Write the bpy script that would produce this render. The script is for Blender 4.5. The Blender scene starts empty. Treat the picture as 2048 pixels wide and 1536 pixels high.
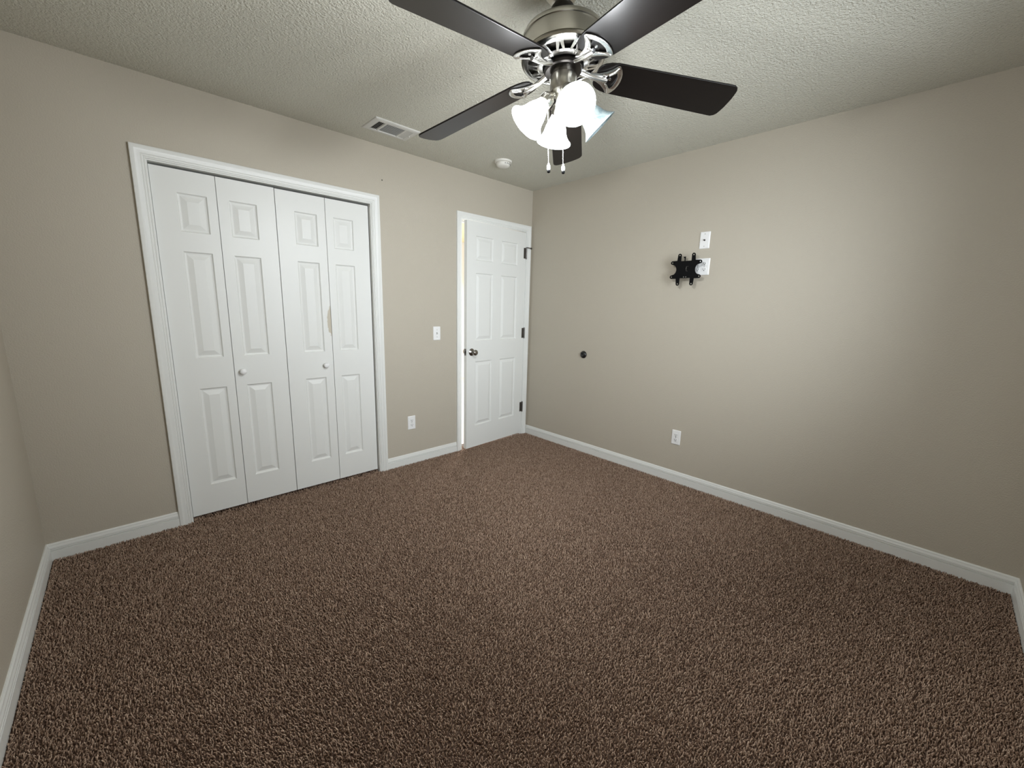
import bpy, bmesh, math, random
import numpy as np
from mathutils import Matrix, Vector

C = bpy.context.scene.collection
PI = math.pi
W_, L_, H_ = 3.403, 3.461, 2.44            # room: closet wall y=0, tv wall x=0, left wall x=-L_, back wall y=-W_

# ------------------------------------------------------------------ camera
def set_camera():
    yaw, pitch, roll = 0.760538, -0.186154, 0.024595
    f = Vector((math.sin(yaw)*math.cos(pitch), math.cos(yaw)*math.cos(pitch), math.sin(pitch)))
    r0 = Vector((math.cos(yaw), -math.sin(yaw), 0)); u0 = r0.cross(f)
    r = math.cos(roll)*r0 + math.sin(roll)*u0
    u = -math.sin(roll)*r0 + math.cos(roll)*u0
    cd = bpy.data.cameras.new('camera'); cd.sensor_width = 36; cd.sensor_fit = 'HORIZONTAL'
    cd.lens = 816.983/2048*36; cd.clip_start = 0.02
    co = bpy.data.objects.new('camera', cd); C.objects.link(co)
    m = Matrix((r, u, -f)).transposed().to_4x4(); m.translation = Vector((-3.0531, -2.9789, 1.3263))
    co.matrix_world = m
    bpy.context.scene.camera = co
set_camera()

# ------------------------------------------------------------------ world, view, daylight
sc = bpy.context.scene
sc.view_settings.view_transform = 'Standard'; sc.view_settings.look = 'None'
sc.view_settings.exposure = 0.0; sc.view_settings.gamma = 1.0; sc.view_settings.use_curve_mapping = False
wd = bpy.data.worlds.new('world'); sc.world = wd; wd.use_nodes = True
wd.node_tree.nodes['Background'].inputs[0].default_value = (0.75, 0.87, 1.0, 1)
wd.node_tree.nodes['Background'].inputs[1].default_value = 1.0

WIN_X0, WIN_X1, WIN_Z0, WIN_Z1 = -2.0, -0.85, 0.85, 2.1
def light(name, kind, loc, energy, color, rot=(0, 0, 0), **kw):
    d = bpy.data.lights.new(name, kind); d.energy = energy; d.color = color
    for k, v in kw.items(): setattr(d, k, v)
    o = bpy.data.objects.new(name, d); C.objects.link(o); o.location = loc; o.rotation_euler = rot
    return o
# added daylight from an assumed, unseen back-wall window, aimed at the far corner
light('unseen_window_light', 'AREA', ((WIN_X0+WIN_X1)/2-.08, -W_-0.40, (WIN_Z0+WIN_Z1)/2), 47, (0.86, 0.93, 1.0),
      (PI/2, 0, math.radians(-16)), shape='RECTANGLE', size=1.5, size_y=1.45, spread=math.radians(102))
# daylight in the hallway behind the door
light('hall_daylight', 'AREA', (0.9, 1.35, 2.0), 170, (0.97, 0.98, 1.0), (0, 0.35, 0), size=0.8)

# ------------------------------------------------------------------ materials
def principled(name, col, rough=0.5, metal=0.0, spec=0.5):
    m = bpy.data.materials.new(name); m.use_nodes = True
    b = m.node_tree.nodes['Principled BSDF']
    b.inputs['Base Color'].default_value = (*col, 1); b.inputs['Roughness'].default_value = rough
    b.inputs['Metallic'].default_value = metal; b.inputs['Specular IOR Level'].default_value = spec
    return m
def N(m, typ, **kw):
    n = m.node_tree.nodes.new(typ)
    for k, v in kw.items():
        if k in n.inputs: n.inputs[k].default_value = v
        else: setattr(n, k, v)
    return n
def LK(m, a, ao, b, bi): m.node_tree.links.new(a.outputs[ao], b.inputs[bi])
def bump(m, scale, strength, dist, detail=2.0, vor=False, rough=0.5):
    t = N(m, 'ShaderNodeTexCoord')
    if vor:
        x = N(m, 'ShaderNodeTexVoronoi', Scale=scale); out = 'Distance'
        try: x.feature = 'SMOOTH_F1'
        except Exception: pass
    else:
        x = N(m, 'ShaderNodeTexNoise', Scale=scale, Detail=detail, Roughness=rough); out = 0
    bp = N(m, 'ShaderNodeBump', Strength=strength, Distance=dist)
    LK(m, t, 'Object', x, 'Vector'); LK(m, x, out, bp, 'Height')
    LK(m, bp, 'Normal', m.node_tree.nodes['Principled BSDF'], 'Normal')
    return x
M = {}
M['wall'] = principled('wall_paint', (0.49, 0.446, 0.368), 0.55, spec=0.35); bump(M['wall'], 160, 0.30, 0.004, 2)
M['ceiling'] = principled('ceiling_texture_paint', (0.65, 0.635, 0.55), 0.75, spec=0.25)
def ceiling_bump():
    m = M['ceiling']; t = N(m, 'ShaderNodeTexCoord')
    a = N(m, 'ShaderNodeTexNoise', Scale=115.0, Detail=2.0, Roughness=0.55)
    bp = N(m, 'ShaderNodeBump', Strength=0.9, Distance=0.011)
    LK(m, t, 'Object', a, 'Vector'); LK(m, a, 0, bp, 'Height')
    LK(m, bp, 'Normal', m.node_tree.nodes['Principled BSDF'], 'Normal')
ceiling_bump()
M['trim'] = principled('white_trim_paint', (0.78, 0.785, 0.755), 0.38, spec=0.4)
M['door'] = principled('white_door_paint', (0.78, 0.785, 0.755), 0.42, spec=0.4); bump(M['door'], 60, 0.04, 0.002, 4)
M['plate'] = principled('white_plastic', (0.85, 0.85, 0.84), 0.35)
M['dark'] = principled('dark_slot', (0.02, 0.02, 0.02), 0.6)
M['screw'] = principled('screw_metal', (0.55, 0.55, 0.53), 0.35, 1.0)
M['black'] = principled('black_powder_coat', (0.002, 0.002, 0.0022), 0.6, spec=0.12)
M['rubber'] = principled('black_rubber', (0.008, 0.008, 0.008), 0.35, spec=0.5)
M['nickel'] = principled('brushed_nickel', (0.46, 0.44, 0.39), 0.28, 1.0)
M['nickel_polished'] = principled('polished_nickel', (0.80, 0.79, 0.77), 0.24, 1.0)
M['nickel_dark'] = principled('dark_nickel', (0.06, 0.054, 0.05), 0.3, 1.0)
M['knob'] = principled('satin_knob_metal', (0.30, 0.28, 0.26), 0.22, 1.0)
M['hinge'] = principled('dark_hinge_metal', (0.16, 0.15, 0.14), 0.35, 1.0)
M['vent'] = principled('vent_white_metal', (0.66, 0.65, 0.61), 0.5)
M['vent_dark'] = principled('opening_shade', (0.03, 0.03, 0.03), 0.8)  # near-black base colour standing in for shade inside openings
M['smoke'] = principled('detector_plastic', (0.74, 0.72, 0.66), 0.5)
M['hall_ceiling'] = principled('hall_painted_warm_light', (0.80, 0.76, 0.50), 0.7)  # warm lamplight on the hall ceiling, put into its base colour
M['hall_wall'] = principled('hall_wall_paint', (0.80, 0.79, 0.77), 0.6)
M['hall_floor'] = principled('hall_floor_tile', (0.50, 0.42, 0.37), 0.5)
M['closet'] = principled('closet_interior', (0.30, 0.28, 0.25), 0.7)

def blade_material():
    m = principled('espresso_wood_blade', (0.012, 0.009, 0.008), 0.34, spec=0.30)
    t = N(m, 'ShaderNodeTexCoord'); mp = N(m, 'ShaderNodeMapping'); mp.inputs['Scale'].default_value = (2, 40, 2)
    n = N(m, 'ShaderNodeTexNoise', Scale=3.0, Detail=4.0)
    r = N(m, 'ShaderNodeValToRGB'); r.color_ramp.elements[0].color = (0.0035, 0.0027, 0.0024, 1); r.color_ramp.elements[1].color = (0.0075, 0.0056, 0.005, 1)
    LK(m, t, 'Object', mp, 'Vector'); LK(m, mp, 'Vector', n, 'Vector'); LK(m, n, 0, r, 0)
    LK(m, r, 0, m.node_tree.nodes['Principled BSDF'], 'Base Color')
    return m
M['blade'] = blade_material()

def glass_shade(name, lit):
    m = bpy.data.materials.new(name); m.use_nodes = True
    b = m.node_tree.nodes['Principled BSDF']; b.inputs['Roughness'].default_value = 0.3
    t = N(m, 'ShaderNodeTexCoord'); n = N(m, 'ShaderNodeTexNoise', Scale=26.0, Detail=3.0); n.inputs['Distortion'].default_value = 2.5
    r = N(m, 'ShaderNodeValToRGB')
    r.color_ramp.elements[0].position = 0.42; r.color_ramp.elements[1].position = 0.56
    r.color_ramp.elements[0].color = (0.27, 0.36, 0.38, 1); r.color_ramp.elements[1].color = (0.44, 0.51, 0.51, 1)
    LK(m, t, 'Object', n, 'Vector'); LK(m, n, 0, r, 0); LK(m, r, 0, b, 'Base Color')
    if lit:
        b.inputs['Emission Color'].default_value = (0.93, 0.97, 1.0, 1)
        b.inputs['Emission Strength'].default_value = 12.0
    else:
        b.inputs['Transmission Weight'].default_value = 0.25
        b.inputs['Subsurface Weight'].default_value = 0.0
    return m
M['shade_lit'] = glass_shade('lit_frosted_glass', True)
M['shade_off'] = glass_shade('unlit_alabaster_glass', False)
M['bulb'] = principled('lit_bulb', (1, 1, 1), 0.4)
M['bulb'].node_tree.nodes['Principled BSDF'].inputs['Emission Color'].default_value = (0.93, 0.97, 1.0, 1)
M['bulb'].node_tree.nodes['Principled BSDF'].inputs['Emission Strength'].default_value = 14.0
M['bulb_off'] = principled('unlit_bulb', (0.85, 0.87, 0.86), 0.3)

def pane_material():
    m = bpy.data.materials.new('window_glass'); m.use_nodes = True
    nt = m.node_tree; nt.nodes.clear()
    o = nt.nodes.new('ShaderNodeOutputMaterial'); mx = nt.nodes.new('ShaderNodeMixShader'); mx.inputs[0].default_value = 0.06
    a = nt.nodes.new('ShaderNodeBsdfTransparent'); g = nt.nodes.new('ShaderNodeBsdfGlossy'); g.inputs['Roughness'].default_value = 0.02
    nt.links.new(a.outputs[0], mx.inputs[1]); nt.links.new(g.outputs[0], mx.inputs[2]); nt.links.new(mx.outputs[0], o.inputs[0])
    return m
M['pane'] = pane_material()

def carpet_materials():
    m = principled('carpet_backing', (0.08, 0.05, 0.036), 0.95, spec=0.1)
    x = principled('carpet_yarn', (0.14, 0.09, 0.06), 0.9, spec=0.12)
    g = N(x, 'ShaderNodeNewGeometry'); r = N(x, 'ShaderNodeValToRGB')
    r.color_ramp.elements[0].color = (0.215, 0.135, 0.092, 1); r.color_ramp.elements[1].color = (0.62, 0.46, 0.35, 1)
    e = r.color_ramp.elements.new(0.5); e.color = (0.395, 0.272, 0.198, 1)
    LK(x, g, 'Random Per Island', r, 0); LK(x, r, 0, x.node_tree.nodes['Principled BSDF'], 'Base Color')
    return m, x
M['carpet'], M['yarn'] = carpet_materials()

def stained_door():
    m = principled('white_door_paint_scuffed', (0.78, 0.785, 0.755), 0.42, spec=0.4)
    t = N(m, 'ShaderNodeTexCoord'); mp = N(m, 'ShaderNodeMapping')
    # a tan scuff at the free edge of the leaf: ellipse in the leaf's own coordinates
    mp.inputs['Location'].default_value = (-0.3035*31, 0, -1.197*9.2); mp.inputs['Scale'].default_value = (31, 0, 9.2)
    n = N(m, 'ShaderNodeTexNoise', Scale=30.0, Detail=2.0)
    ln = N(m, 'ShaderNodeVectorMath', operation='LENGTH')
    ad = N(m, 'ShaderNodeMath', operation='MULTIPLY_ADD'); ad.inputs[1].default_value = 0.6; 
    r = N(m, 'ShaderNodeValToRGB'); r.color_ramp.elements[0].position = 1.20; r.color_ramp.elements[1].position = 1.0
    r.color_ramp.elements[0].position = 0.0
    mr = N(m, 'ShaderNodeMapRange'); mr.inputs['From Min'].default_value = 1.18; mr.inputs['From Max'].default_value = 1.30
    r.color_ramp.elements[0].color = (0.54, 0.49, 0.39, 1); r.color_ramp.elements[1].color = (0.78, 0.785, 0.755, 1)
    LK(m, t, 'Object', mp, 'Vector'); LK(m, mp, 'Vector', ln, 0); LK(m, t, 'Object', n, 'Vector')
    LK(m, n, 0, ad, 0); LK(m, ln, 'Value', ad, 2); LK(m, ad, 0, mr, 'Value'); LK(m, mr, 0, r, 0)
    LK(m, r, 0, m.node_tree.nodes['Principled BSDF'], 'Base Color')
    return m
M['door_scuffed'] = stained_door()

# ------------------------------------------------------------------ helpers
def obj(name, bm, mat, parent=None, loc=None, rot=None, smooth=None):
    me = bpy.data.meshes.new(name)
    if isinstance(bm, bmesh.types.BMesh):
        bmesh.ops.recalc_face_normals(bm, faces=bm.faces[:])
        bm.to_mesh(me); bm.free()
    else:
        me.from_pydata(*bm)
    me.materials.append(mat)
    if smooth:
        for p in me.polygons: p.use_smooth = True
        try: me.set_sharp_from_angle(angle=math.radians(smooth))
        except Exception: pass
    o = bpy.data.objects.new(name, me); C.objects.link(o)
    if parent is not None: o.parent = parent
    if loc is not None: o.location = loc
    if rot is not None: o.rotation_euler = rot
    return o
def tag(o, label=None, cat=None, group=None, kind=None):
    if label: o['label'] = label
    if cat: o['category'] = cat
    if group: o['group'] = group
    if kind: o['kind'] = kind
    return o
def empty(name, loc, rot=(0, 0, 0)):
    o = bpy.data.objects.new(name, None); C.objects.link(o); o.location = loc; o.rotation_euler = rot; o.empty_display_size = 0.05
    return o
def box(bm, x0, x1, y0, y1, z0, z1):
    v = [bm.verts.new(p) for p in ((x0,y0,z0),(x1,y0,z0),(x1,y1,z0),(x0,y1,z0),(x0,y0,z1),(x1,y0,z1),(x1,y1,z1),(x0,y1,z1))]
    for f in ((0,3,2,1),(4,5,6,7),(0,1,5,4),(1,2,6,5),(2,3,7,6),(3,0,4,7)): bm.faces.new([v[i] for i in f])
def boxes(*bs, bev=0.0):
    bm = bmesh.new()
    for b in bs: box(bm, *b)
    if bev: bmesh.ops.bevel(bm, geom=bm.edges[:], offset=bev, segments=2, affect='EDGES', profile=0.5)
    return bm
def lathe(bm, prof, seg=48, mat=None, cap=True):
    """prof: (radius, z) list revolved about z"""
    rings = []
    for r, z in prof:
        if r < 1e-6: rings.append([bm.verts.new((0, 0, z))])
        else: rings.append([bm.verts.new((r*math.cos(2*PI*i/seg), r*math.sin(2*PI*i/seg), z)) for i in range(seg)])
    for a, b in zip(rings, rings[1:]):
        for i in range(seg):
            j = (i+1) % seg
            if len(a) == 1 and len(b) == 1: continue
            if len(a) == 1: bm.faces.new((a[0], b[i], b[j]))
            elif len(b) == 1: bm.faces.new((a[i], a[j], b[0]))
            else: bm.faces.new((a[i], a[j], b[j], b[i]))
    if mat is not None:
        vs = [v for r in rings for v in r]
        bmesh.ops.transform(bm, matrix=mat, verts=vs)
def rod(bm, a, b, r, seg=12):
    a, b = Vector(a), Vector(b); d = b-a
    m = Matrix.Translation(a) @ d.to_track_quat('Z', 'Y').to_matrix().to_4x4()
    lathe(bm, [(0, 0), (r, 0), (r, d.length), (0, d.length)], seg, m)
def tube(bm, pts, r, seg=10):
    pts = [Vector(p) for p in pts]; rings = []
    for i, p in enumerate(pts):
        d = (pts[min(i+1, len(pts)-1)] - pts[max(i-1, 0)]).normalized()
        q = d.to_track_quat('Z', 'Y').to_matrix()
        rr = r[i] if isinstance(r, (list, tuple)) else r
        rings.append([bm.verts.new(p + q @ Vector((rr*math.cos(2*PI*k/seg), rr*math.sin(2*PI*k/seg), 0))) for k in range(seg)])
    for a, b in zip(rings, rings[1:]):
        for k in range(seg): bm.faces.new((a[k], a[(k+1) % seg], b[(k+1) % seg], b[k]))
    bm.faces.new(rings[0][::-1]); bm.faces.new(rings[-1])
def flat_shape(loops, thick, bevel=0.0):
    """extruded 2-D outline with holes (even-odd): returns a bmesh in the XY plane centred on z=0"""
    cu = bpy.data.curves.new('outline', 'CURVE'); cu.dimensions = '2D'; cu.fill_mode = 'BOTH'; cu.extrude = thick/2-bevel; cu.bevel_depth = bevel; cu.bevel_resolution = 1
    if bevel: cu.offset = -bevel
    for lp in loops:
        s = cu.splines.new('POLY'); s.points.add(len(lp)-1); s.use_cyclic_u = True
        for p, (x, y) in zip(s.points, lp): p.co = (x, y, 0, 1)
    o = bpy.data.objects.new('outline', cu); C.objects.link(o)
    dg = bpy.context.evaluated_depsgraph_get(); me = bpy.data.meshes.new_from_object(o.evaluated_get(dg))
    bm = bmesh.new(); bm.from_mesh(me); bmesh.ops.remove_doubles(bm, verts=bm.verts[:], dist=1e-6)
    bpy.data.objects.remove(o); bpy.data.curves.remove(cu); bpy.data.meshes.remove(me)
    return bm
def circle2(cx, cy, r, n=20): return [(cx+r*math.cos(2*PI*i/n), cy+r*math.sin(2*PI*i/n)) for i in range(n)]
def arc2(cx, cy, r, a0, a1, n=10):
    return [(cx+r*math.cos(math.radians(a0+(a1-a0)*i/(n-1))), cy+r*math.sin(math.radians(a0+(a1-a0)*i/(n-1)))) for i in range(n)]
def round_rect(w, h, r, n=6):
    return arc2(w/2-r, h/2-r, r, 0, 90, n)+arc2(-w/2+r, h/2-r, r, 90, 180, n)+arc2(-w/2+r, -h/2+r, r, 180, 270, n)+arc2(w/2-r, -h/2+r, r, 270, 360, n)
def xf(bm, m): bmesh.ops.transform(bm, matrix=m, verts=bm.verts[:]); return bm
def join(bm, other):
    me = bpy.data.meshes.new('tmp'); other.to_mesh(me); other.free(); bm.from_mesh(me); bpy.data.meshes.remove(me)
FACE = Matrix.Rotation(PI/2, 4, 'X')       # XY outline -> XZ plane facing -y  (z+ -> -y)

# ------------------------------------------------------------------ room shell
OPC = (-2.869, -1.668, 2.0295)              # closet opening x0, x1, top
OPD = (-0.855, -0.079, 2.050)              # entry door opening
T = 0.12
tag(obj('floor', boxes((-L_-T, T, -W_-T, 0.0, -0.12, -0.012)), M['carpet']), 'brown carpet backing under the pile of the bedroom floor', 'floor', kind='structure')
J = .0145                                   # jamb boards stand inside the rough openings
wf = boxes((-L_-T, OPC[0]-J, 0, T, -0.05, H_), (OPC[0]-J, OPC[1]+J, 0, T, OPC[2]+J, H_), (OPC[1]+J, OPD[0]-J, 0, T, -0.05, H_),
           (OPD[0]-J, OPD[1]+J, 0, T, OPD[2]+J, H_), (OPD[1]+J, T, 0, T, -0.05, H_))
tag(obj('wall_far', wf, M['wall']), 'beige painted wall holding the closet and the entry door', 'wall', kind='structure')
tag(obj('wall_right', boxes((0, T, -W_-T, 0, -0.05, H_)), M['wall']), 'beige wall with the black bracket on it', 'wall', kind='structure')
tag(obj('wall_left', boxes((-L_-T, -L_, -W_-T, 0, -0.05, H_)), M['wall']), 'beige side wall at the left edge of the photo', 'wall', kind='structure')
wb = boxes((-L_-T, WIN_X0, -W_-T, -W_, -0.05, H_), (WIN_X0, WIN_X1, -W_-T, -W_, -0.05, WIN_Z0), (WIN_X0, WIN_X1, -W_-T, -W_, WIN_Z1, H_), (WIN_X1, T, -W_-T, -W_, -0.05, H_))
tag(obj('wall_back', wb, M['wall']), 'beige wall meeting the bracket wall at the right edge', 'wall', kind='structure')
tag(obj('ceiling', boxes((-L_-T, T, -W_-T, T, H_, H_+0.1)), M['ceiling']), 'textured off-white ceiling carrying the fan', 'ceiling', kind='structure')

# unseen window behind the camera, put in as a light source
def window(name, loc, rot, ww, label):
    wn = tag(empty(name, loc, rot), label, 'window', kind='structure'); wh = WIN_Z1-WIN_Z0
    obj('window_frame', boxes((-ww/2, -ww/2+.05, -.03, .03, 0, wh), (ww/2-.05, ww/2, -.03, .03, 0, wh), (-ww/2+.05, ww/2-.05, -.03, .03, 0, .05),
        (-ww/2+.05, ww/2-.05, -.03, .03, wh-.05, wh), (-ww/2+.05, ww/2-.05, -.025, .025, wh/2-.02, wh/2+.02)), M['trim'], wn)
    obj('window_pane', boxes((-ww/2+.05, ww/2-.05, -.004, .004, .05, wh/2-.02), (-ww/2+.05, ww/2-.05, -.004, .004, wh/2+.02, wh-.05)), M['pane'], wn)
window('unseen_window_1', ((WIN_X0+WIN_X1)/2, -W_-0.06, WIN_Z0), (0, 0, 0), WIN_X1-WIN_X0, 'unseen white framed window added behind the viewer as light source')

# hallway behind the door and closet interior
tag(obj('floor_hall', boxes((-1.4, 3.0, T, 3.2, -0.1, -0.005)), M['hall_floor']), 'hallway floor glimpsed through the gap of the door', 'floor', kind='structure')
tag(obj('ceiling_hall', boxes((-1.4, 3.0, T, 3.2, H_, H_+.1)), M['hall_ceiling']), 'hallway ceiling with warm yellow light painted in glimpsed above the door gap', 'ceiling', kind='structure')
tag(obj('wall_hall', boxes((-1.5, 3.1, 3.2, 3.3, -.1, H_+.1), (-1.5, -1.4, T, 3.2, -.1, H_+.1), (3.0, 3.1, T, 3.2, -.1, H_+.1), (T, 3.0, T-.08, T, -.1, H_)), M['hall_wall']), 'bright white hallway wall glimpsed through the door gap', 'wall', kind='structure')
tag(obj('wall_closet', boxes((-3.4, -1.55, 0.75, 0.8, -.05, H_), (-3.4, -3.35, T, .75, -.05, H_), (-1.6, -1.55, T, .75, -.05, H_)), M['closet']), 'dark closet interior behind the folding doors', 'wall', kind='structure')
tag(obj('floor_closet', boxes((-3.4, -1.55, 0.0, .8, -.1, -.012)), M['carpet']), 'dark closet floor under the folding doors', 'floor', kind='structure')

# ------------------------------------------------------------------ mouldings
BASE_PROF = [(0, -.012), (.0145, -.012), (.0145, .043), (.0085, .0445), (.0085, .0465), (.0135, .048), (.0135, .0525), (.0085, .054), (.0085, .0555), (.0125, .057), (.0115, .063), (.0085, .070), (.0075, .077), (.004, .083), (0, .083)]
def baseboard(name, a, b, inward, cut_a, cut_b, label):
    """profile swept from a to b; cut_*: +1 mitre (shortens with thickness), 0 square"""
    a, b, n = Vector((*a, 0)), Vector((*b, 0)), Vector((*inward, 0)); d = (b-a).normalized()
    bm = bmesh.new(); ra, rb = [], []
    for t, z in BASE_PROF:
        ra.append(bm.verts.new(a+n*t+d*t*cut_a+Vector((0, 0, z)))); rb.append(bm.verts.new(b+n*t-d*t*cut_b+Vector((0, 0, z))))
    k = len(ra)
    for i in range(k): bm.faces.new((ra[i], ra[(i+1) % k], rb[(i+1) % k], rb[i]))
    bm.faces.new(ra[::-1]); bm.faces.new(rb)
    return tag(obj(name, bm, M['trim']), label, 'baseboard', kind='structure')
CAS_W = 0.060
cas_l, cas_r = OPC[0]-.006-CAS_W, OPC[1]+.006+CAS_W
dl, dr = OPD[0]-.005-.057, OPD[1]+.005+.052
baseboard('baseboard_far', (-L_, 0), (cas_l, 0), (0, -1), 1, 0, 'white baseboard between the side wall and the closet casing')
baseboard('baseboard_far', (cas_r, 0), (dl, 0), (0, -1), 0, 0, 'short white baseboard between the closet and the entry door')
baseboard('baseboard_right', (0, -W_), (0, 0), (-1, 0), 1, 0, 'long white baseboard under the bracket wall')
baseboard('baseboard_left', (-L_, 0), (-L_, -W_), (1, 0), 1, 1, 'white baseboard along the side wall at left edge')
baseboard('baseboard_back', (-L_, -W_), (0, -W_), (0, 1), 1, 1, 'white baseboard stub turning the corner at the right edge')

def casing(bm, x0, x1, top, w, prof, y=0.0, bottom=-.012):
    """mitred three-sided casing; x0, x1, top = inner edge; prof = (u from inner edge, thickness)"""
    def pts(u, t): return [(x0-u, y-t, bottom), (x0-u, y-t, top+u), (x1+u, y-t, top+u), (x1+u, y-t, bottom)]
    rows = [[bm.verts.new(p) for p in pts(u*w, t)] for u, t in prof]
    for a, b in zip(rows, rows[1:]):
        for i in range(3): bm.faces.new((a[i], a[i+1], b[i+1], b[i]))
    bm.faces.new([r[0] for r in rows]); bm.faces.new([r[3] for r in rows][::-1])
CAS_PROF = [(0, 0), (0, .0075), (.03, .0085), (.08, .0085), (.10, .0065), (.13, .0065), (.16, .010), (.26, .011), (.28, .0095), (.31, .0095), (.34, .0125), (.50, .0145), (.66, .0165), (.70, .0180), (.92, .0185), (.97, .0175), (1, .014), (1, 0)]
bm = bmesh.new(); casing(bm, OPC[0]-.006, OPC[1]+.006, OPC[2]+.006, CAS_W, CAS_PROF)
for b in ((OPC[0]-.014, OPC[0], -.001, T, -.012, OPC[2]), (OPC[1], OPC[1]+.014, -.001, T, -.012, OPC[2]), (OPC[0]-.014, OPC[1]+.014, -.001, T, OPC[2], OPC[2]+.014)): box(bm, *b)
tag(obj('trim_1', bm, M['trim'], smooth=25), 'white moulded casing around the closet opening', 'door casing', kind='structure')
bm = bmesh.new(); casing(bm, OPD[0]-.005, OPD[1]+.005, OPD[2]+.005, .055, CAS_PROF)
for b in ((OPD[0]-.014, OPD[0], -.001, T, -.012, OPD[2]), (OPD[1], OPD[1]+.014, -.001, T, -.012, OPD[2]), (OPD[0]-.014, OPD[1]+.014, -.001, T, OPD[2], OPD[2]+.014),
          (OPD[0], OPD[0]+.011, .040, .075, -.012, OPD[2]), (OPD[1]-.011, OPD[1], .040, .075, -.012, OPD[2]), (OPD[0], OPD[1], .040, .075, OPD[2]-.011, OPD[2])): box(bm, *b)
tag(obj('trim_2', bm, M['trim'], smooth=25), 'white casing around the partly open entry door', 'door casing', kind='structure')

# ------------------------------------------------------------------ panelled doors
def panel_slab(x0, x1, z0, z1, th, panels, both=False, raised=.042, groove=.012, depth=.010):
    """slab whose front is y=0 (facing -y) with raised panels; back at y=th"""
    bm = bmesh.new()
    xs = sorted({x0, x1} | {p[0] for p in panels} | {p[1] for p in panels}); zs = sorted({z0, z1} | {p[2] for p in panels} | {p[3] for p in panels})
    V = {}
    def v(x, y, z):
        k = (round(x, 5), round(y, 5), round(z, 5))
        if k not in V: V[k] = bm.verts.new(k)
        return V[k]
    def inside(x, z): return any(p[0] < x < p[1] and p[2] < z < p[3] for p in panels)
    def face(sgn, y):
        for xa, xb in zip(xs, xs[1:]):
            for za, zb in zip(zs, zs[1:]):
                if not inside((xa+xb)/2, (za+zb)/2): bm.faces.new((v(xa, y, za), v(xb, y, za), v(xb, y, zb), v(xa, y, zb)))
        for a, b, c, d in panels:
            rows = [(0, 0), (groove*.45, depth*.8), (groove, depth), (groove*1.25, depth), (raised, .0015)]
            R = [[v(a+i, y+sgn*t, c+i), v(b-i, y+sgn*t, c+i), v(b-i, y+sgn*t, d-i), v(a+i, y+sgn*t, d-i)] for i, t in rows]
            for p, q in zip(R, R[1:]):
                for i in range(4): bm.faces.new((p[i], p[(i+1) % 4], q[(i+1) % 4], q[i]))
            bm.faces.new(R[-1])
    face(1, 0.0)
    if both: face(-1, th)
    else: bm.faces.new([v(x, th, z0) for x in xs] + [v(x1, th, z1)] + [v(x0, th, z1)]) if False else None
    if not both:
        for xa, xb in zip(xs, xs[1:]):
            for za, zb in zip(zs, zs[1:]): bm.faces.new((v(xa, th, za), v(xa, th, zb), v(xb, th, zb), v(xb, th, za)))
    for xa, xb in zip(xs, xs[1:]):
        bm.faces.new((v(xa, 0, z0), v(xa, th, z0), v(xb, th, z0), v(xb, 0, z0))); bm.faces.new((v(xa, 0, z1), v(xb, 0, z1), v(xb, th, z1), v(xa, th, z1)))
    for za, zb in zip(zs, zs[1:]):
        bm.faces.new((v(x0, 0, za), v(x0, 0, zb), v(x0, th, zb), v(x0, th, za))); bm.faces.new((v(x1, 0, za), v(x1, th, za), v(x1, th, zb), v(x1, 0, zb)))
    return bm

CY = 0.028
rows_c = [(0.1935, 0.801), (0.9848, 1.5895), (1.6954, 1.9003)]
def closet_pair(name, leaves, knob_leaf, knob_x, label, top):
    x_mid = leaves[0][1]
    t = tag(empty(name, ((leaves[0][0]+leaves[1][1])/2, CY, 0.0)), label, 'closet door', kind='structure', group='white folding closet doors')
    out = []
    for i, (a, b, pa, pb) in enumerate(leaves):
        mat = M['door_scuffed'] if (knob_leaf == 'right' and i == 0) else M['door']
        o = obj('door_leaf', panel_slab(0, b-a, .010, top, .034, [(pa-a, pb-a, c, d) for c, d in rows_c]), mat, t, (a-t.location.x, 0, 0))
        out.append(o)
    k = bmesh.new()
    lathe(k, [(0, 0), (.013, 0), (.0125, .003), (.009, .004), (.009, .008), (.013, .011), (.0175, .016), (.019, .0215), (.0165, .0275), (.0095, .031), (0, .032)], 28)
    li = 1 if knob_leaf == 'left' else 0
    a = leaves[li][0]
    obj('door_knob', xf(k, Matrix.Rotation(PI/2, 4, 'X')), M['plate'], out[li], (knob_x-a, 0, .888), smooth=60)
    return t
G = .0015
closet_pair('door_2', [(-2.8655, -2.5786-G, -2.7613, -2.625), (-2.5786+G, -2.2768-.002, -2.520, -2.3787)], 'left', -2.535, 'white folding closet door pair beside the side wall', 2.0188)
closet_pair('door_3', [(-2.2768+.002, -1.975-G, -2.1688, -2.0305), (-1.975+G, -1.674, -1.9245, -1.7872)], 'right', -2.031, 'white folding closet door pair with a tan scuff mark', 2.0165)

# entry door, hinged at its right edge, standing a few degrees open
AJ = math.radians(4.0)
door = tag(empty('door_1', (-0.083, -0.008, 0.0), (0, 0, AJ)), 'white six-panel entry door standing slightly open', 'door', kind='structure')
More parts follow.
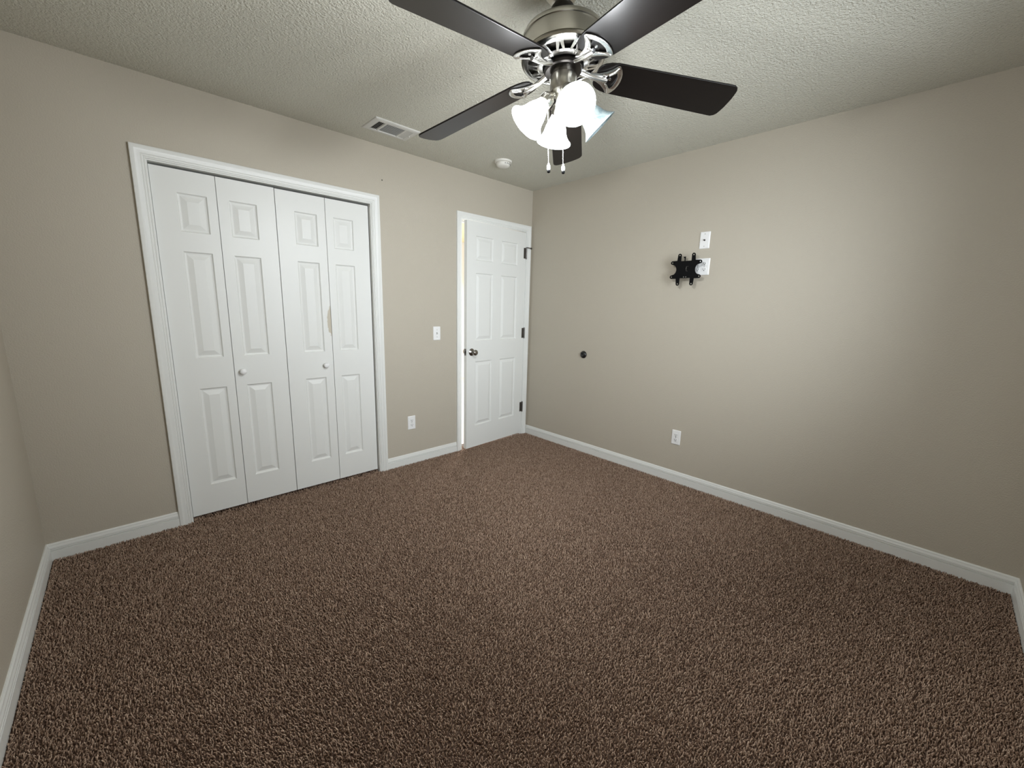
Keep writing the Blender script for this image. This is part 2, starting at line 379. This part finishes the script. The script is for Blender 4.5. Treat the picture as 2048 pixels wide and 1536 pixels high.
# local: x from 0 (hinge) to -0.766 (latch edge); front y=0
S = lambda a, b, c, d: (-b, -a, c, d)
cols = ((.117, .342), (.445, .660)); rws = ((.221, .828), (1.016, 1.614), (1.722, 1.926))
slab = obj('door_slab', panel_slab(-.766, -.004, .014, 2.040, .035, [S(a, b, c, d) for a, b in cols for c, d in rws], both=True, raised=.040, depth=.010), M['door'], door)
kb = bmesh.new()
lathe(kb, [(0, 0), (.033, 0), (.033, .003), (.028, .007), (.014, .011), (.0115, .014), (.0115, .030), (.017, .036), (.025, .044), (.0265, .052), (.024, .060), (.015, .0645), (0, .066)], 36)
kb = xf(kb, Matrix.Rotation(PI/2, 4, 'X'))
obj('door_knob', kb, M['knob'], door, (-.706, 0, .917), smooth=50)
k2 = bmesh.new()
lathe(k2, [(0, 0), (.033, 0), (.033, .003), (.014, .011), (.0115, .030), (.025, .044), (.024, .060), (0, .066)], 28)
obj('door_knob', xf(k2, Matrix.Rotation(-PI/2, 4, 'X')), M['knob'], door, (-.706, .035, .917), smooth=50)
obj('latch', boxes((-.7675, -.7655, .006, .029, .89, .948), (-.775, -.7665, .012, .023, .907, .929)), M['hinge'], door)
for i, z in enumerate((1.849, 1.070, .297)):
    h = boxes((-.030, -.002, -.0015, .001, z-.05, z+.05)); rod(h, (.004, -.007, z-.05), (.004, -.007, z+.05), .0062, 12)
    rod(h, (.004, -.007, z+.05), (.004, -.007, z+.056), .0045, 10); rod(h, (.004, -.007, z-.055), (.004, -.007, z-.05), .0045, 10)
    ho = obj('hinge', h, M['hinge'], door)
    if i == 0:
        d = bmesh.new(); rod(d, (.004, -.007, z+.054), (.004, -.020, z+.054), .0045, 10); rod(d, (.004, -.018, z+.054), (.040, -.030, z+.050), .004, 10)
        rod(d, (.040, -.030, z+.050), (.050, -.0335, z+.0485), .0085, 14)
        lathe(d, [(0, 0), (.008, 0), (.008, .006), (0, .006)], 14, Matrix.Translation((.004, -.007, z+.052)))
        obj('hinge_stop', d, M['hinge'], ho, smooth=40)

# ------------------------------------------------------------------ electrical plates
def face_frame(wall, along, z, off=0.0):
    """location + rotation for a fitting built facing -y at its own origin"""
    return ((along, -off, z), (0, 0, 0)) if wall == 'far' else ((-off, along, z), (0, 0, -PI/2))
def cover(w, h):
    bm = bmesh.new(); rows = []
    for inset, y in ((0, 0), (0, -.003), (.0035, -.0058), (.006, -.0062)):
        rows.append([bm.verts.new((x, y, z)) for x, z in round_rect(w-2*inset, h-2*inset, .004-min(inset, .003)*.5, 4)])
    k = len(rows[0])
    for a, b in zip(rows, rows[1:]):
        for i in range(k): bm.faces.new((a[i], a[(i+1) % k], b[(i+1) % k], b[i]))
    bm.faces.new(rows[0][::-1]); bm.faces.new(rows[-1]); return bm
def screw(parent, x, z):
    s = bmesh.new(); lathe(s, [(0, 0), (.0035, 0), (.0032, .0012), (0, .0016)], 14); obj('screw', xf(s, FACE), M['screw'], parent, (x, -.0062, z), smooth=50)
def receptacle(parent, x, z):
    out = []
    for a in range(0, 360, 8):
        c, s = math.cos(math.radians(a)), math.sin(math.radians(a)); out.append((max(-.0140, min(.0140, .0172*c)), .0172*s if abs(s) < .78 else math.copysign(.0134, s)))
    r = obj('receptacle', xf(flat_shape([out], .003), FACE), M['plate'], parent, (x, -.0072, z))
    sl = boxes((-.0075, -.0053, -.0025, -.0012, -.002, .0075), (.0053, .0075, -.0025, -.0012, -.001, .0065)); lathe(sl, [(0, .0012), (.0030, .0012), (.0030, .0026), (0, .0026)], 14, Matrix.Translation((0, 0, -.0075)) @ FACE)
    obj('slot', sl, M['dark'], r)
def outlet(wall, along, z, label):
    loc, rot = face_frame(wall, along, z); t = tag(empty('wall_outlet', loc, rot), label, 'outlet')
    obj('cover_plate', cover(.070, .115), M['plate'], t); receptacle(t, 0, .0195); receptacle(t, 0, -.0195); screw(t, 0, 0); return t
outlet('far', -1.375, .351, 'white duplex outlet low between the closet and the entry door')
outlet('right', -1.647, .356, 'white duplex outlet low on the wall under the black bracket')

loc, rot = face_frame('far', -1.118, 1.091); t = tag(empty('light_switch', loc, rot), 'white toggle light switch beside the entry door', 'light switch')
obj('cover_plate', cover(.070, .115), M['plate'], t)
obj('toggle_slot', boxes((-.0052, .0052, -.0068, -.0055, -.012, .012)), M['plate'], t)
tg = bmesh.new(); box(tg, -.0038, .0038, -.016, 0, -.005, .005); bmesh.ops.bevel(tg, geom=tg.edges[:], offset=.0012, segments=2, affect='EDGES')
o = obj('toggle', tg, M['plate'], t, (0, -.006, .0), (math.radians(-28), 0, 0)); screw(t, 0, .030); screw(t, 0, -.030)
sh = obj('toggle_gap', boxes((-.0056, -.0040, -.0072, -.006, -.011, .011), (.0040, .0056, -.0072, -.006, -.011, .011)), M['dark'], t)

loc, rot = face_frame('right', -1.708, 1.822); t = tag(empty('cable_plate', loc, rot), 'white cable jack plate with one round connector above the bracket', 'wall plate')
obj('cover_plate', cover(.070, .115), M['plate'], t)
cx = bmesh.new(); lathe(cx, [(0, 0), (.0062, 0), (.0062, .003), (.0048, .003), (.0048, .012), (.0036, .012), (.0034, .006), (0, .006)], 6 if False else 18); obj('coax_connector', xf(cx, FACE), M['hinge'], t, (0, -.0062, 0)); screw(t, 0, .042); screw(t, 0, -.042)

loc, rot = face_frame('right', -1.7025, 1.641); t = tag(empty('double_outlet', loc, rot), 'white square double-gang outlet partly behind the black bracket', 'outlet')
obj('cover_plate', cover(.1145, .115), M['plate'], t)
for x in (-.023, .023):
    receptacle(t, x, .0195); receptacle(t, x, -.0195); screw(t, x, 0)

# ------------------------------------------------------------------ tv bracket on the right wall
def bracket():
    loc, rot = face_frame('right', -1.620, 1.6215); t = tag(empty('tv_bracket', loc, rot), 'small black swivel television bracket with square hole plate', 'tv bracket')
    # wall arm
    obj('wall_plate', boxes((-.030, .030, -.004, 0, -.045, .045), bev=.001), M['black'], t, (.01, 0, 0))
    obj('swivel_arm', boxes((-.016, .016, -.052, -.003, -.022, .022), bev=.003), M['black'], t, (.01, 0, 0))
    hub = bmesh.new(); rod(hub, (.01, -.052, -.034), (.01, -.052, .034), .013, 20); obj('pivot', hub, M['black'], t, smooth=40)
    post = boxes((-.0035, .0035, -.050, -.046, .02, .090), (-.0085, .0035, -.052, -.044, .082, .092)); obj('tilt_lever', post, M['black'], t, (-.019, 0, 0))
    # vesa plate outline
    q = []
    q += arc2(.100, .050, .0125, -60, 90, 8)                       # upper right ear
    q += [(.066, .0635)] + arc2(.050, .100, .0125, 0, 180, 9)[0:9] + [(.0375, .0600)]
    q += [(-.0375, .0600)] + arc2(-.050, .100, .0125, 0, 180, 9) + [(-.066, .0635)]
    q += arc2(-.100, .050, .0125, 90, 240, 8)
    q += arc2(-.108, 0, .0405, 52, -52, 11)                        # left bite
    q += arc2(-.100, -.050, .0125, 120, 270, 8)
    q += [(-.066, -.0635)] + arc2(-.050, -.100, .0125, 180, 360, 9) + [(-.0375, -.0600)]
    q += [(.0375, -.0600)] + arc2(.050, -.100, .0125, 180, 360, 9) + [(.066, -.0635)]
    q += arc2(.100, -.050, .0125, -90, 60, 8)
    q += arc2(.108, 0, .0405, 232, 128, 11)
    holes = [circle2(x, z, .0046, 14) for x, z in ((.1, .05), (-.1, .05), (.1, -.05), (-.1, -.05), (.05, .1), (-.05, .1), (.05, -.1), (-.05, -.1))]
    vp = obj('mounting_plate', xf(flat_shape([q]+holes, .004), FACE), M['black'], t, (0, -.068, 0))
    c = bmesh.new(); tube(c, [(.016, -.003, .016), (.004, -.0045, .016), (.002, -.0045, .0), (.004, -.0045, -.016), (.014, -.003, -.016)], .0022, 8); obj('latch_hook', c, M['hinge'], vp, (.004, -.001, .004))
    s2 = bmesh.new()
    for x in (-.008, .008): lathe(s2, [(0, 0), (.004, 0), (.003, .0018), (0, .002)], 12, Matrix.Translation((x, -.002, -.052)) @ FACE)
    obj('screw', s2, M['screw'], vp)
bracket()

# ------------------------------------------------------------------ small wall and ceiling things
b = bmesh.new(); lathe(b, [(0, 0), (.033, 0), (.0335, .004), (.031, .010), (.022, .017), (.016, .019), (.014, .015), (.006, .013), (0, .0135)], 36)
o = obj('door_bumper', xf(b, FACE), M['rubber'], None, (0, -.716, .913), (0, 0, -PI/2), smooth=50); tag(o, 'round black rubber door stop bumper on the wall beside the entry door', 'door stop')
def nail(loc, rot, label):
    b = bmesh.new(); lathe(b, [(0, -.003), (.002, -.003), (.002, .004), (.0045, .004), (.004, .006), (0, .0065)], 12)
    tag(obj('nail', xf(b, FACE), M['hinge'], None, loc, rot, smooth=50), label, 'nail')
nail((-1.571, 0, 2.207), (0, 0, 0), 'tiny dark nail head in the wall above the closet casing')

nail((-1.703, -1.134, H_), (-PI/2, 0, 0), 'tiny dark nail head in the ceiling between the fan and the air register')

sd = tag(empty('smoke_detector', (-.757, -.405, H_)), 'round off-white smoke detector on the ceiling near the corner', 'smoke detector')
b = bmesh.new(); lathe(b, [(0, 0), (.068, 0), (.068, -.008), (.064, -.013), (.050, -.014), (0, -.014)], 44); obj('detector_base', b, M['smoke'], sd, smooth=40)
b = bmesh.new(); lathe(b, [(.052, -.012), (.052, -.017), (.055, -.019), (.055, -.026), (.050, -.036), (.036, -.043), (.012, -.045), (0, -.045)], 44); obj('detector_cover', b, M['smoke'], sd, smooth=40)
b = boxes(*[(.0535*math.cos(a)-.002, .0535*math.cos(a)+.002, .0535*math.sin(a)-.002, .0535*math.sin(a)+.002, -.030, -.021) for a in (-.2, -.5, -.8, -1.1, -1.4, -1.7, -2.0)]); obj('sensor_slot', b, M['vent_dark'], sd)

def ceiling_vent():
    t = tag(empty('ceiling_vent', (-1.6475, -.311, H_)), 'white rectangular air register with dark louvers in the ceiling', 'air vent')
    hw, hd = .153, .103
    bm = bmesh.new(); rows = []
    for i, z in ((0, 0), (.001, -.005), (.006, -.008), (.020, -.010), (.034, -.010), (.036, -.006), (.036, 0)):
        rows.append([bm.verts.new(p) for p in ((-hw+i, -hd+i, z), (hw-i, -hd+i, z), (hw-i, hd-i, z), (-hw+i, hd-i, z))])
    for a, b_ in zip(rows, rows[1:]):
        for i in range(4): bm.faces.new((a[i], a[(i+1) % 4], b_[(i+1) % 4], b_[i]))
    for x in (-.068, .068): box(bm, x-.006, x+.006, -.068, .068, -.0095, -.002)
    obj('vent_frame', bm, M['vent'], t)
    obj('opening_shade', boxes((-.118, .118, -.068, .068, -.0012, -.0002)), M['vent_dark'], t)  # thin dark sheet painted as the shade behind the louvers
    def slats(x0, x1, y0, y1, n, along, tilt):
        bm = bmesh.new()
        for i in range(n):
            f = (i+.5)/n; s = bmesh.new()
            if along == 'y':
                box(s, -.0065, .0065, y0, y1, -.0004, .0004); xf(s, Matrix.Translation((x0+(x1-x0)*f, 0, -.0055)) @ Matrix.Rotation(tilt, 4, 'Y'))
            else:
                box(s, x0, x1, -.0052, .0052, -.0004, .0004); xf(s, Matrix.Translation((0, y0+(y1-y0)*f, -.0055)) @ Matrix.Rotation(tilt, 4, 'X'))
            join(bm, s)
        obj('louver_bank', bm, M['vent'], t)
    slats(-.116, -.075, -.067, .067, 4, 'y', math.radians(-42))
    slats(-.061, .061, -.066, .066, 10, 'x', math.radians(38))
    slats(.075, .116, -.067, .067, 4, 'y', math.radians(42))
    b = bmesh.new(); box(b, .122, .128, -.004, .004, -.016, -.008); obj('damper_lever', b, M['vent'], t)
ceiling_vent()

# ------------------------------------------------------------------ ceiling fan
def ceiling_fan():
    fan = tag(empty('ceiling_fan', (-1.807, -1.874, H_), (-.069, -.006, 0)), 'five-blade ceiling fan with dark blades, nickel motor and lit lamp cluster', 'ceiling fan')
    b = bmesh.new(); lathe(b, [(0, 0), (.066, 0), (.068, -.010), (.064, -.030), (.045, -.052), (.026, -.060), (.0, -.060)], 48)
    obj('canopy', b, M['nickel'], fan, rot=(.069, .006, 0), smooth=40)
    b = bmesh.new(); rod(b, (0, 0, -.045), (0, 0, -.15), .0125, 20); obj('downrod', b, M['nickel_dark'], fan, smooth=40)
    b = bmesh.new(); lathe(b, [(.013, -.062), (.030, -.066), (.040, -.078), (.0435, -.098), (.0435, -.112), (.0405, -.116), (.0405, -.146), (.046, -.1525), (.0, -.1535)], 36); obj('coupling_cover', b, M['nickel_dark'], fan, smooth=40)
    # motor drum with rolled top and flared bottom
    prof = [(0, -.151), (.060, -.151), (.108, -.1535), (.130, -.158), (.1385, -.164), (.1415, -.170), (.1425, -.176), (.1425, -.179), (.1398, -.181), (.1398, -.183), (.1410, -.185), (.1410, -.226), (.1415, -.230), (.1415, -.232), (.138, -.2335), (.138, -.236), (.146, -.2385), (.1495, -.244), (.1475, -.250), (.140, -.2535), (.134, -.2545)]
    b = bmesh.new(); lathe(b, prof, 72); obj('motor_housing', b, M['nickel'], fan, smooth=35)
    # vented bottom plate: outer ring, inner ring, slanting bars
    v = bmesh.new(); lathe(v, [(.143, -.252), (.134, -.2575), (.127, -.2580), (.125, -.2545), (.134, -.250)], 72)
    lathe(v, [(.093, -.262), (.088, -.2665), (.074, -.2675), (.070, -.262), (.090, -.259)], 60)
    nb = 26
    for i in range(nb):
        for sg in (1, ):
            a0 = 2*PI*i/nb; a1 = a0 + (.075 if i % 2 else -.075)
            p0 = Vector((.090*math.cos(a0), .090*math.sin(a0), -.2645)); p1 = Vector((.128*math.cos(a1), .128*math.sin(a1), -.2570))
            d = (p1-p0); side = Vector((-d.y, d.x, 0)).normalized()
            vs = [v.verts.new(p) for p in (p0-side*.0034, p0+side*.0034, p1+side*.0066, p1-side*.0066)]
            us = [v.verts.new(q.co+Vector((0, 0, .003))) for q in vs]
            v.faces.new(vs); v.faces.new(us[::-1])
            for k in range(4): v.faces.new((vs[k], us[k], us[(k+1) % 4], vs[(k+1) % 4]))
    obj('vent_plate', v, M['nickel_polished'], fan, smooth=30)
    b = bmesh.new(); lathe(b, [(.128, -.249), (.128, -.251), (.075, -.254), (.072, -.254)], 48); obj('motor_core', b, M['nickel_dark'], fan)
    b = bmesh.new(); lathe(b, [(.0, -.262), (.066, -.262), (.068, -.266), (.068, -.282), (.064, -.286), (.046, -.287), (.0, -.287)], 48); obj('flywheel', b, M['nickel_dark'], fan, smooth=40)
    b = bmesh.new(); lathe(b, [(.0, -.280), (.040, -.280), (.0405, -.297), (.047, -.299), (.0485, -.302), (.0485, -.345), (.0465, -.351), (.036, -.356), (.030, -.362), (.026, -.376), (.020, -.384), (.012, -.388), (0, -.389)], 48)
    obj('switch_housing', b, M['nickel'], fan, smooth=40)
    # blades
    R = .660; wi, wo = .130, .150
    def half(r): return (wi+(wo-wi)*(r-.2)/(R-.2))/2
    out = []
    rc = .030
    lo = [(r, -half(r)) for r in (.185, .25, .35, .45, .55, R-.035)]
    out += [(.122, -.030), (.128, -.042), (.140, -.052), (.160, -.060)] + lo
    out += [(R-.022, -half(R)+.001), (R-.010, -half(R)+.007), (R-.003, -half(R)+.017), (R, -half(R)+.032), (R+.003, -.02), (R+.003, .02)]
    out += [(x, -y) for x, y in reversed(out)][2:] if False else []
    up = [(x, -y) for x, y in reversed(out)]
    outline = out + up[2:] if False else out + [p for p in up if p not in out]
    yaws = [.015, .001, -.074, -.001, .059]
    # iron: axe-head plate with a crescent window, plus the round arm
    head = [(.100, -.012), (.128, -.017), (.150, -.027), (.168, -.041), (.180, -.055), (.186, -.060)]
    arc = [(.193, -.060), (.203, -.049), (.211, -.034), (.2155, -.017), (.217, 0)]
    half_pts = head + arc
    plate_o = half_pts + [(x, -y) for x, y in reversed(half_pts[:-1])]
    win = [(.160, -.012), (.172, -.024), (.183, -.036), (.191, -.034), (.198, -.020), (.201, 0), (.198, .020), (.191, .034), (.183, .036), (.172, .024), (.160, .012)]
    proto = None
    for k in range(5):
        a = -.600 + k*2*PI/5 + yaws[k]
        m = Matrix.Rotation(a, 4, 'Z') @ Matrix.Translation((.2, 0, -.2935)) @ Matrix.Rotation(.110, 4, 'Y') @ Matrix.Rotation(-.221, 4, 'X') @ Matrix.Translation((-.2, 0, 0))
        if proto is None:
            bl = obj('blade', flat_shape([outline], .006, .0012), M['blade'], fan)
            pb = flat_shape([plate_o, win], .0045, .0012); xf(pb, Matrix.Translation((0, 0, -.0066)))
            ir = obj('blade_bracket', pb, M['nickel_polished'], bl, smooth=35)
            am = bmesh.new()
            tube(am, [(.052, 0, .006), (.075, 0, .000), (.100, 0, -.006), (.130, 0, -.0105), (.165, 0, -.012)], [.0105, .0100, .0090, .0085, .0080], 14)
            for s in (-1, 1): tube(am, [(.168, s*.018, -.009), (.184, s*.036, -.0095), (.189, s*.054, -.009)], [.003, .0042, .003], 8)
            ar = obj('bracket_arm', am, M['nickel_polished'], bl, smooth=50)
            sm = bmesh.new()
            for x, y in ((.176, 0), (.150, -.012), (.150, .012)): lathe(sm, [(0, 0), (.0055, 0), (.0045, -.003), (0, -.0036)], 14, Matrix.Translation((x, y, -.0035 if x > .17 else -.0088)))
            scw = obj('bracket_screw', sm, M['nickel_polished'], bl, smooth=50)
            proto = (bl, ir, ar, scw); new = bl
        else:
            new = proto[0].copy(); C.objects.link(new); new.parent = fan
            for q in proto[1:]:
                c = q.copy(); C.objects.link(c); c.parent = new
        new.matrix_local = m
    # light kit: four arms with bell shades, azimuths in the camera's right/forward frame
    az0 = math.atan2(-.689*.985+.724*.17, .725*.985+.689*.17)       # direction of the unlit shade
    SH = [(0, False), (1, True), (2, True), (3, True)]
    shade_prof = [(.0215, 0), (.0225, -.010), (.0275, -.024), (.0350, -.040), (.0405, -.056), (.0445, -.072), (.0510, -.086), (.0610, -.098), (.0675, -.104)]
    inner = [(r-.0028, z) for r, z in shade_prof]
    tilt = math.radians(43)
    for i, lit in SH:
        a = az0 + i*PI/2
        ax = Matrix.Rotation(a, 4, 'Z') @ Matrix.Translation((.067, 0, -.383)) @ Matrix.Rotation(-tilt, 4, 'Y')
        s = bmesh.new(); lathe(s, shade_prof + [(.0672, -.106), (.0650, -.1055)] + inner[::-1], 48)
        so = obj('lamp_shade', s, M['shade_lit' if lit else 'shade_off'], fan, smooth=60); so.matrix_local = ax
        if not lit: so['label'] = 'unlit pale blue-white glass shade'
        c = bmesh.new(); lathe(c, [(0, .032), (.012, .032), (.017, .026), (.0245, .018), (.0255, .004), (.0255, -.006), (.0235, -.008), (.0, -.008)], 32)
        co = obj('socket_cup', c, M['nickel'], fan, smooth=40); co.matrix_local = ax
        t2 = bmesh.new(); tip = ax @ Vector((0, 0, .028))
        tube(t2, [(.026*math.cos(a), .026*math.sin(a), -.352), (.040*math.cos(a), .040*math.sin(a), -.356), tuple(tip)], .0085, 12); obj('light_arm', t2, M['nickel'], fan, smooth=50)
        bb = bmesh.new(); lathe(bb, [(0, -.006), (.012, -.008), (.013, -.024), (.020, -.040), (.026, -.054), (.026, -.066), (.020, -.078), (.009, -.085), (0, -.086)], 24)
        bo = obj('bulb', bb, M['bulb' if lit else 'bulb_off'], so, smooth=60)
        if lit:
            p = fan.matrix_basis @ (ax @ Vector((0, 0, -.125)))
            light('bulb_light', 'POINT', p, 21.0, (0.95, 0.975, 1.0), shadow_soft_size=.045)
    # pull chains
    for lat, fwd, zb in ((-.056, .010, -.583), (-.002, .010, -.588)):
        x, y = .725*lat+.689*fwd, -.689*lat+.724*fwd
        c = bmesh.new(); top = -.345
        tube(c, [(x*.85, y*.85, top), (x, y, top-.01), (x, y, zb)], .0011, 6)
        z = top-.012
        while z > zb: 
            bmesh.ops.create_icosphere(c, subdivisions=1, radius=.0019, matrix=Matrix.Translation((x, y, z))); z -= .0065
        ch = obj('pull_chain', c, M['nickel_polished'], fan)
        fb = bmesh.new(); lathe(fb, [(0, 0), (.003, -.001), (.0035, -.006), (.0065, -.010), (.0068, -.020), (.005, -.0245), (.0, -.0250)], 18)
        obj('chain_fob', fb, M['plate'], ch, (x, y, zb), smooth=60)
        ft = bmesh.new(); lathe(ft, [(0, -.0235), (.0045, -.0235), (.0062, -.027), (.0058, -.033), (.0, -.036)], 16); obj('fob_tip', ft, M['black'], ch, (x, y, zb), smooth=60)
ceiling_fan()

# ------------------------------------------------------------------ carpet pile
def carpet_pile():
    rng = np.random.default_rng(5)
    pitch = .0060
    xs = np.arange(-L_+.012, -.012, pitch); ys = np.arange(-W_+.012, -.004, pitch)
    X, Y = np.meshgrid(xs, ys); X = X.ravel(); Y = Y.ravel(); n0 = len(X)
    X = X + rng.uniform(-.5, .5, n0)*pitch*1.3; Y = Y + rng.uniform(-.5, .5, n0)*pitch*1.3
    # strip under the closet leaves and in the door threshold
    ex = np.concatenate([rng.uniform(OPC[0]+.004, OPC[1]-.004, 1500), rng.uniform(OPD[0]+.004, OPD[1]-.004, 900)])
    ey = np.concatenate([rng.uniform(0, .07, 1500), rng.uniform(0, .07, 900)])
    X = np.concatenate([X, ex]); Y = np.concatenate([Y, ey]); n = len(X)
    h = rng.uniform(.0075, .0145, n); lean = rng.uniform(0, .0080, n); ang = rng.uniform(0, 2*np.pi, n); rad = rng.uniform(.0012, .0023, n)
    # broad nap: the pile lies slightly differently across the floor
    nap = .0022*np.sin(X*3.1+1.3*np.sin(Y*2.2))
    # stay clear of the skirting
    cx = np.clip(X, -L_+.021, -.021); cy = np.where(Y < 0, np.clip(Y, -W_+.021, 1), Y)
    X = cx; Y = cy
    lx, ly = lean*np.cos(ang)+nap, lean*np.sin(ang)
    tw = rng.uniform(0, 2*np.pi, n)
    k = 3; lev = [(0.0, 0.0, 1.0), (.45, .25, 1.15), (.85, .75, .95)]
    V = np.zeros((n, k*3+1, 3), np.float32)
    for j, (fz, fl, fr) in enumerate(lev):
        for i in range(k):
            a = tw + i*2*np.pi/k + j*.5
            V[:, j*k+i, 0] = X + lx*fl + rad*fr*np.cos(a); V[:, j*k+i, 1] = Y + ly*fl + rad*fr*np.sin(a); V[:, j*k+i, 2] = -.0125 + h*fz
    V[:, 9, 0] = X+lx; V[:, 9, 1] = Y+ly; V[:, 9, 2] = -.0125+h
    quads = []
    for j in range(2):
        for i in range(k): quads.append((j*k+i, j*k+(i+1) % k, (j+1)*k+(i+1) % k, (j+1)*k+i))
    tris = [(6+i, 6+(i+1) % k, 9) for i in range(k)]
    off = (np.arange(n)*10)[:, None, None]
    q = (np.array(quads)[None]+off).reshape(n, -1); t = (np.array(tris)[None]+off).reshape(n, -1)
    loops = np.concatenate([q, t], 1).ravel().astype(np.int32)
    sizes = np.tile(np.array([4]*6+[3]*3), n); starts = np.concatenate([[0], np.cumsum(sizes)[:-1]]).astype(np.int32)
    me = bpy.data.meshes.new('carpet_pile'); me.vertices.add(n*10); me.vertices.foreach_set('co', V.ravel())
    me.loops.add(len(loops)); me.loops.foreach_set('vertex_index', loops)
    me.polygons.add(len(sizes)); me.polygons.foreach_set('loop_start', starts)
    me.polygons.foreach_set('use_smooth', np.ones(len(sizes), bool))
    me.update(calc_edges=True); me.materials.append(M['yarn'])
    o = bpy.data.objects.new('carpet_pile', me); C.objects.link(o)
    tag(o, 'brown speckled carpet pile covering the bedroom floor', 'carpet', kind='stuff')
carpet_pile()
